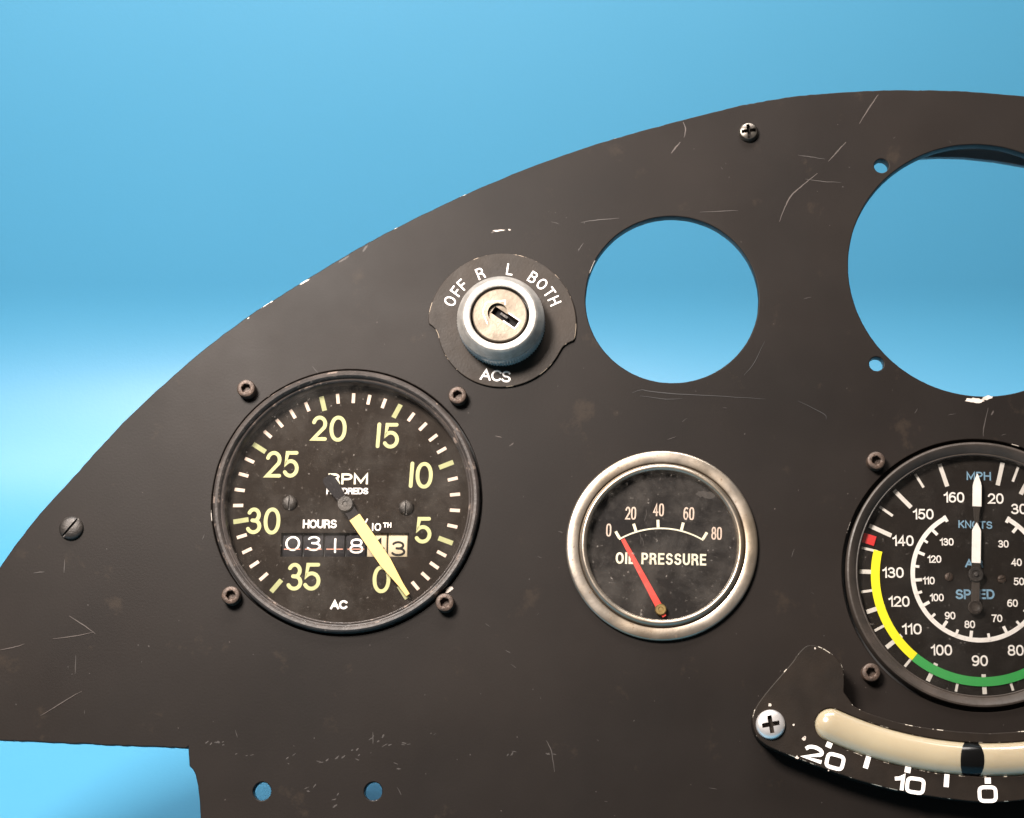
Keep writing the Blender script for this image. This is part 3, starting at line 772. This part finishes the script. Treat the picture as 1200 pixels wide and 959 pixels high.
ac = La(1146, 674)
def pol(c, r, a): return (c[0] + r * k * math.cos(R_(a)), c[1] + r * k * math.sin(R_(a)))
mt_ = MB()
major = {160: 106.9, 150: 133.3, 140: 155, 130: 178.3, 120: 198.3, 110: 217.7, 100: 243, 90: 271, 80: 298.7, 70: 323, 60: 347, 50: 371, 40: 395, 30: 420.5, 20: 435.5}
minor = [120, 144.3, 166.6, 188.3, 208, 230.2, 257.2, 284.7, 311, 335, 359, 383, 408, 428.5 - 0.8]
for a in major.values(): stroke(mt_, [pol(ac, 111 if (a < 170 or a > 419) else 116.5, a), pol(ac, 139.5, a)], 5.0, AW + .14, cap='butt')
for a in minor: stroke(mt_, [pol(ac, 121, a), pol(ac, 140, a)], 3.0, AW + .14, cap='butt')
mt_.build('tick_marks', MT['greywhite'], ad)
a2 = La(1147, 677.0)
def band(mb, a0, a1, ra, rb, w, n=60):
    vs = []; fs = []
    for i in range(n + 1):
        a = a0 + (a1 - a0) * i / n
        vs += [(*pol(a2, ra, a), 0), (*pol(a2, rb, a), 0)]
    vs = [(p[0], w, p[1]) for p in vs]
    fs = [[2 * i, 2 * i + 1, 2 * i + 3, 2 * i + 2] for i in range(n)]; mb.add(vs, fs)
b1 = MB(); band(b1, 165.0, 229.8, 117, 127.3, AW + 2.0); b1.build('yellow_arc', MT['yellow'], ad)
b2 = MB(); band(b2, 229.9, 325, 117, 127.6, AW + 2.0); b2.build('green_arc', MT['green'], ad)
rm = MB(); c = La(1018, 632.4); text_r = 161.8
ca, sa = math.cos(R_(text_r)), math.sin(R_(text_r))
stroke(rm, [(c[0] - 7.6 * ca, c[1] - 7.6 * sa), (c[0] + 7.6 * ca, c[1] + 7.6 * sa)], 11.5, AW + 2.0, cap='butt'); rm.build('red_limit_mark', MT['redmark'], ad)
an = MB()
for s_, x, y in (('160', 1118, 583), ('150', 1082, 602.7), ('140', 1058.3, 633.8), ('130', 1046.6, 671.2), ('120', 1053.6, 705), ('110', 1068.6, 737.3), ('100', 1103.3, 762),
                 ('90', 1148.2, 774.5), ('80', 1190.2, 762.3), ('20', 1166.8, 584.5), ('30', 1194, 596.7), ('70', 1223, 738), ('60', 1241, 707), ('50', 1243, 670), ('40', 1229, 630)):
    c = La(x, y); W = {'160': 24, '150': 24, '140': 24.5, '130': 24.5, '120': 24.3, '110': 22.5, '100': 24.3}.get(s_, 18.4); text(an, s_, c[0], c[1], W, 12.4, 1.95, AW + .14, gap=.24)
for s_, x, y in (('130', 1109.5, 635.2), ('120', 1095, 655.4), ('110', 1088.3, 680.6), ('100', 1097.9, 700.4), ('90', 1113.3, 721.6), ('80', 1136.4, 731.9), ('70', 1168.3, 724.8),
                 ('60', 1186.5, 707), ('50', 1194, 681.6), ('40', 1191.2, 659.2), ('30', 1175.8, 637.6)):
    c = La(x, y); W = 16 if len(s_) == 3 else 12.3
    if s_ == '110': W = 14
    text(an, s_, c[0], c[1], W, 8.8, 1.5, AW + .14, gap=.24)
an.build('numerals', MT['white'], ad)
kr = MB()
stroke(kr, [pol(ac, 76.8, a) for a in [118.5 + (419.5 - 118.5) * i / 110 for i in range(111)]], 5.2, AW + .14, cap='butt')
for a in (118.0, 134, 158.8, 184.7, 208.7, 234.7, 261.3, 294.4, 321.8, 350, 378, 409.5, 420): stroke(kr, [pol(ac, 66.5 if a not in (118.0, 420) else 72, a), pol(ac, 78 if a not in (118.0, 420) else 80, a)], 3.6, AW + .4, cap='butt')
for a in (146.4, 171.9, 196.6, 221.4, 248, 277.7, 308.3, 336, 364, 395): stroke(kr, [pol(ac, 69.5, a), pol(ac, 78, a)], 3.0, AW + .4, cap='butt')
kr.build('knots_scale_ring', MT['white'], ad)
ab = MB()
for s_, x, y, W, H, sw, ro in (('MPH', 1147, 558, 28.5, 10, 1.7, -1), ('KNOTS', 1143, 615, 39.5, 9, 1.6, -2), ('AIR', 1141.5, 660.5, 21, 9.4, 1.9, -1), ('SPEED', 1142.6, 696.6, 45, 11.4, 2.2, 0)):
    c = La(x, y); text(ab, s_, c[0], c[1], W, H, sw, AW + .14, rot=ro, gap=.26)
ab.build('lettering', MT['bluetext'], ad)
for (x, y, a) in ((1112.3, 676, 70), (1174.3, 678.6, 10)): slotted('face_screw', x, y, 5.0, 2.4, MT['bronze'], a, 1.3, asi, au, av, base=AW)
pz = AW + 8
hb = loc(1143.6, 673.6, pz, au, av); tp = loc(1145.3, 555.6, pz, au, av); tl = loc(1143.0, 711.8, pz, au, av)
pa = math.degrees(math.atan2(tp[1] - hb[1], tp[0] - hb[0])); LN = math.hypot(tp[1] - hb[1], tp[0] - hb[0]); k2 = LN / 118.0
ptr = poly_plate(bar_loop(hb[0], hb[1], pa, [(-44 * k2, 6.0), (-40 * k2, 7.4), (-36 * k2, 7.2), (-30 * k2, 4.6), (-8, 4.6), (0, 6), (13 * k2, 5), (60 * k2, 2), (62 * k2, 2.6), (79.5 * k2, 4.3)]), pz - 1.2, pz, 'pointer', MT['black_ring_clean'], asi)
poly_plate(bar_loop(hb[0], hb[1], pa, [(13.5 * k2, 5.2), (51 * k2, 5.2), (53 * k2, 4.6), (60.5 * k2, .5)]), pz + .05, pz + .7, 'knots_pointer_mark', MT['white'], ptr, .15)
poly_plate(bar_loop(hb[0], hb[1], pa, [(79.6 * k2, 5.3), (104 * k2, 5.1), (108 * k2, 4.2), (118 * k2, .5)]), pz - .9, pz + .7, 'mph_pointer_mark', MT['white'], ptr, .15)
lathe_obj('pointer_hub', [(8.8, pz - 6), (8.8, pz + 1.2), (7.9, pz + 2), (5.2, pz + 2), (4.6, pz + 1.4), (2.8, pz + 1.4), (2.2, pz + 3), (0, pz + 3.2)], MT['darkscrew'], ptr, 48, cu=hb[0], cv=hb[1])
lathe_obj('counterweight', [(8.2, pz - 2), (8.2, pz + .9), (7.6, pz + 1.4), (4.5, pz + 1.4), (3.6, pz + .8), (0, pz + .8)], MT['black_ring_clean'], ptr, 48, cu=tl[0], cv=tl[1])
lathe_obj('glass', [(r0 - 18.5, -4.6), (r0 - 18.5, -3.4), (0, -3.4)], MT['glass_asi'], asi, 96)

# =================================================================== SLIP INDICATOR
SH = 34.0                                              # face of the plate stands off the panel
su, sv = P(1160, 900)
slip = thing('slip_indicator', su, sv, 'black curved slip indicator plate with a cream liquid tube and black ball', 'slip indicator')
def Ls(x, y, w=SH): return loc(x, y, w, su, sv)
ax = Ls(1160, 900)[0]
Cc = Ls(1160, 890.5); RT = 442.0 * K(1160, 890, SH); cen = (Cc[0], Cc[1] + RT)
def onarc(x, off, w=SH):
    """point of the tube's circle below photo column x, off = distance outwards"""
    u = Ls(x, 880)[0] - cen[0]; a = -math.sqrt(max(RT * RT - u * u, 1)); d = math.hypot(u, a)
    return (cen[0] + u * (RT + off) / d, cen[1] + a * (RT + off) / d)
left = [Ls(*p) for p in [(989, 811), (989.5, 797), (988, 783), (982, 773), (974.3, 766), (963, 759), (952, 755.8), (944, 757.5), (936, 765), (928.6, 775.5), (917, 789), (905.7, 802), (895, 815),
                         (886, 828), (882.3, 838), (882, 848), (885, 859), (890, 867), (900, 874.5), (915, 881.5), (933, 888.5), (969.7, 902.5)]]
left = catmull(left, 4)
lowL = [Ls(*p) for p in [(1000, 913), (1030, 921.5), (1058, 928), (1090, 933.5), (1116.7, 937), (1140, 939.5), (1160, 940.5)]]
upL = [Ls(*p) for p in [(1160, 859.5), (1133, 858), (1108, 855.8), (1083, 852.6), (1058, 848), (1033, 841), (1014, 834.5), (1000, 827)]]
loopL = catmull(upL, 3) + left + catmull(lowL, 3)
full = loopL + [(2 * ax - u, v) for u, v in reversed(loopL[1:-1])]
# slot that shows the tube
TR = 20.0 * K(1160, 890, SH)
aL = math.atan2(Ls(974, 850)[1] - cen[1], Ls(974, 850)[0] - cen[0]); aR = -PI - aL if aL < 0 else aL
aL = -PI / 2 - abs(abs(aL) - PI / 2); aR = -PI / 2 + abs(abs(aL) - PI / 2)
def at(a, r): return (cen[0] + r * math.cos(a), cen[1] + r * math.sin(a))
slot = []
for i in range(61):
    a = aL + (aR - aL) * i / 60; j = random.uniform(-.35, .35) ; slot.append(at(a, RT + TR - .6 + j))
eR = at(aR, RT)
for i in range(1, 12): t = aR + PI * i / 12; slot.append((eR[0] + (TR - .6) * math.cos(t), eR[1] + (TR - .6) * math.sin(t)))
for i in range(61):
    a = aR + (aL - aR) * i / 60; slot.append(at(a, RT - TR + .6))
eL = at(aL, RT)
for i in range(1, 12): t = aL + PI + PI * i / 12; slot.append((eL[0] + (TR - .6) * math.cos(t), eL[1] + (TR - .6) * math.sin(t)))
me = plate_mesh('face_plate', [full, slot], 2, SH, bevel=1.3, res=2)
link('face_plate', me, MT['plate'], slip); fp = slip.children[-1]
# tube
mb = MB(); seg = 40; N = 90; vs = []; fs = []; WT = SH - 6
path = [(at(aL, RT), aL, s_) for s_ in ()]
rings = []
for i in range(9): 
    t = PI / 2 * i / 8; rings.append((aL, -TR * math.cos(t), TR * math.sin(t)))
for i in range(1, N): rings.append((aL + (aR - aL) * i / N, 0, TR))
for i in range(9):
    t = PI / 2 * i / 8; rings.append((aR, TR * math.sin(t), TR * math.cos(t)))
for a, dd, rr in rings:
    c = at(a, RT); tx, ty = -math.sin(a), math.cos(a)
    for q in range(seg):
        th = 2 * PI * q / seg; ro = rr * math.cos(th)
        vs.append((c[0] + dd * tx + ro * math.cos(a), WT + rr * math.sin(th) * .75, c[1] + dd * ty + ro * math.sin(a)))
for i in range(len(rings) - 1):
    for q in range(seg): q2 = (q + 1) % seg; fs.append([i * seg + q, i * seg + q2, (i + 1) * seg + q2, (i + 1) * seg + q])
mb.add(vs, fs); mb.build('liquid_tube', MT['tube'], slip, smooth=60, recalc=True)
# ball: fills the bore of the tube
bc = Ls(1139, 889, SH + 4); mb = MB(); vs = []; fs = []; n1, n2 = 24, 40
ab_ = math.atan2(bc[1] - cen[1], bc[0] - cen[0]); bc = at(ab_, RT)
for i in range(n1 + 1):
    t = -PI / 2 + PI * i / n1; t = math.copysign(PI / 2 * (1 - (1 - abs(t) / (PI / 2)) ** 1.6), t)
    dd = 18.6 * math.sin(t); rr = (TR + .35) * math.cos(t) ** .2 if abs(math.cos(t)) > 1e-6 else 0.0
    for q in range(n2):
        th = 2 * PI * q / n2; ro = rr * math.cos(th)
        vs.append((bc[0] - dd * math.sin(ab_) + ro * math.cos(ab_), WT + rr * math.sin(th) * .79, bc[1] + dd * math.cos(ab_) + ro * math.sin(ab_)))
for i in range(n1):
    for q in range(n2): q2 = (q + 1) % n2; fs.append([i * n2 + q, i * n2 + q2, (i + 1) * n2 + q2, (i + 1) * n2 + q])
mb.add(vs, fs); mb.build('ball', MT['ball'], slip, smooth=70, recalc=True)
sm = MB(); WF = SH + .3
def smark(x, y, l, wd, mir=True):
    c = Ls(x, y); d = Vector((c[0] - cen[0], c[1] - cen[1])).normalized()
    pts = [(c[0] - d.x * l / 2, c[1] - d.y * l / 2), (c[0] + d.x * l / 2, c[1] + d.y * l / 2)]
    stroke(sm, pts, wd, WF, cap='butt')
    if mir:
        m2 = 2 * Ls(1157.5, y)[0]; stroke(sm, [(m2 - u, v) for u, v in pts], wd, WF, cap='butt')
smark(971.5, 873.2, 6, 6.5); smark(1016, 893.6, 13.5, 5.6); smark(1063.7, 902.3, 6.5, 6.5); smark(1109.2, 915, 14, 5.6); smark(1157.5, 915, 6.5, 6.8, False)
for s_, x, y, W, H, ro, mx in (('2', 953.5, 883, 22, 17.5, -18, None), ('0', 978.5, 892.6, 22, 18.5, -15, None), ('1', 1054, 916.7, 11, 17, -9, None), ('0', 1072.6, 920.8, 22, 19, -8, None), ('0', 1157.3, 930.8, 22, 19, 0, None),
                               ('1', 1240, 920.5, 11, 17, 8, 1), ('0', 1259, 917.5, 22, 19, 9, 1), ('2', 1330, 895.5, 22, 17.5, 16, 1), ('0', 1354, 886, 22, 18.5, 17, 1)):
    c = Ls(x, y); text(sm, s_, c[0], c[1], W, H, 4.1, WF, rot=ro, e=4.2, cap='butt')
sm.build('scale_lettering', MT['white'], fp)
nick = MB()
for (x, y, r) in ((901.8, 826.5, 1.7), (930, 849.5, 1.1), (942, 866, 1.9), (943, 864, 1.3), (934, 888, 1.8), (971, 903, 1.0), (955, 760, 1.0)):
    c = Ls(x, y); pts = [(c[0] + r * (1 + random.uniform(-.4, .4)) * math.cos(2 * PI * i / 8), SH + .25, c[1] + r * (1 + random.uniform(-.4, .4)) * math.sin(2 * PI * i / 8)) for i in range(8)]
    nick.add(pts, [list(range(8))])
nick.build('paint_nicks', MT['bare'], fp)
o = phillips('cross_head_screw', 903.4, 848.8, 16.4, 7, MT['silver'], 10, 5.0, base=SH - .2, reach=.6)
tag(o, 'bright silver cross head screw in the left lobe of the slip indicator', 'screw')
c = Ls(903.4, 848.8); o2 = o.copy(); COL.objects.link(o2)
cw = P(903.4, 848.8, SH + 7); place(o2, 2 * (su + ax) - cw[0], cw[1])
tag(o2, 'bright silver cross head screw in the right lobe of the slip indicator', 'screw')

# =================================================================== BACKDROP
prof = [(-0.62, 0.0), (-0.3, 0.0), (0.0, 0.0), (0.15, 0.0)]
Rb = 0.11; y0 = 0.20
for i in range(0, 25):
    a = R_(86) * i / 24; prof.append((y0 + Rb * math.sin(a), Rb - Rb * math.cos(a)))
ly, lz = prof[-1]; prof.append((ly + 0.03, lz + .35)); prof.append((ly + 0.10, lz + 1.3))
vs = []; fs = []; NX = 8
for (y, z) in prof:
    for i in range(NX + 1): vs.append((-1.5 + 3.2 * i / NX, y, z))
for j in range(len(prof) - 1):
    for i in range(NX): b = j * (NX + 1) + i; fs.append([b, b + 1, b + NX + 2, b + NX + 1])
me = bpy.data.meshes.new('backdrop'); me.from_pydata(vs, [], fs); me.update()
MT['backdrop'] = make_mat('blue backdrop paper', (0.047, 0.200, 0.318), (0.044, 0.194, 0.311), rough=0.42, rough2=0.46, nscale=3, spec=0.5, bump=0.08, bscale=700)
bd = link('backdrop', me, MT['backdrop']); 
for p in me.polygons: p.use_smooth = True
md = bd.modifiers.new('thickness', 'SOLIDIFY'); md.thickness = 0.002; md.offset = -1
bd['kind'] = 'structure'

# =================================================================== LIGHT
def area(name, loc_, target, sx, sy, power, color):
    l = bpy.data.lights.new(name, 'AREA'); l.shape = 'RECTANGLE'; l.size = sx; l.size_y = sy; l.energy = power; l.color = color
    o = bpy.data.objects.new(name, l); COL.objects.link(o); o.location = loc_
    o.rotation_euler = (Vector(target) - Vector(loc_)).to_track_quat('-Z', 'Y').to_euler()
    return o
area('key_softbox', (-0.22, -0.30, 0.66), (0.08, 0.0, 0.13), 0.20, 0.16, 13.5, (1.0, 0.90, 0.82))
area('overhead_softbox', (0.0, 0.02, 0.74), (0.0, 0.02, 0.1), 0.5, 0.14, 3.0, (1.0, 0.93, 0.88))
bs = area('backdrop_fill', (0.05, 0.12, 1.05), (0.0, 0.33, 0.0), 1.5, 0.2, 5.0, (1.0, 0.96, 0.93)); bs.data.spread = R_(60)  # added lamp, there only to brighten the backdrop

w = bpy.data.worlds.new('World'); scene.world = w; w.use_nodes = True
w.node_tree.nodes['Background'].inputs[0].default_value = (1.0, 0.93, 0.86, 1)
w.node_tree.nodes['Background'].inputs[1].default_value = 0.09

# =================================================================== CAMERA
cam = bpy.data.cameras.new('camera'); co = bpy.data.objects.new('camera', cam); COL.objects.link(co)
cen_w = M_PANEL @ Vector((0, 0, 0))
el = R_(CAM_DOWN)
co.location = cen_w + Vector((CU * S, -D * S * math.cos(el), D * S * math.sin(el)))
co.rotation_euler = (PI / 2 - el, 0, 0)
cam.sensor_width = 36; cam.lens = 36 * D / 1200; cam.shift_x = -CU / 1200
cam.clip_start = 0.01; cam.clip_end = 50
scene.camera = co
scene.render.engine = 'CYCLES'
scene.view_settings.view_transform = 'Standard'; scene.view_settings.look = 'None'
scene.view_settings.gamma = 1; scene.view_settings.exposure = 0
scene.render.resolution_x = 1024; scene.render.resolution_y = 818
bpy.context.view_layer.update()
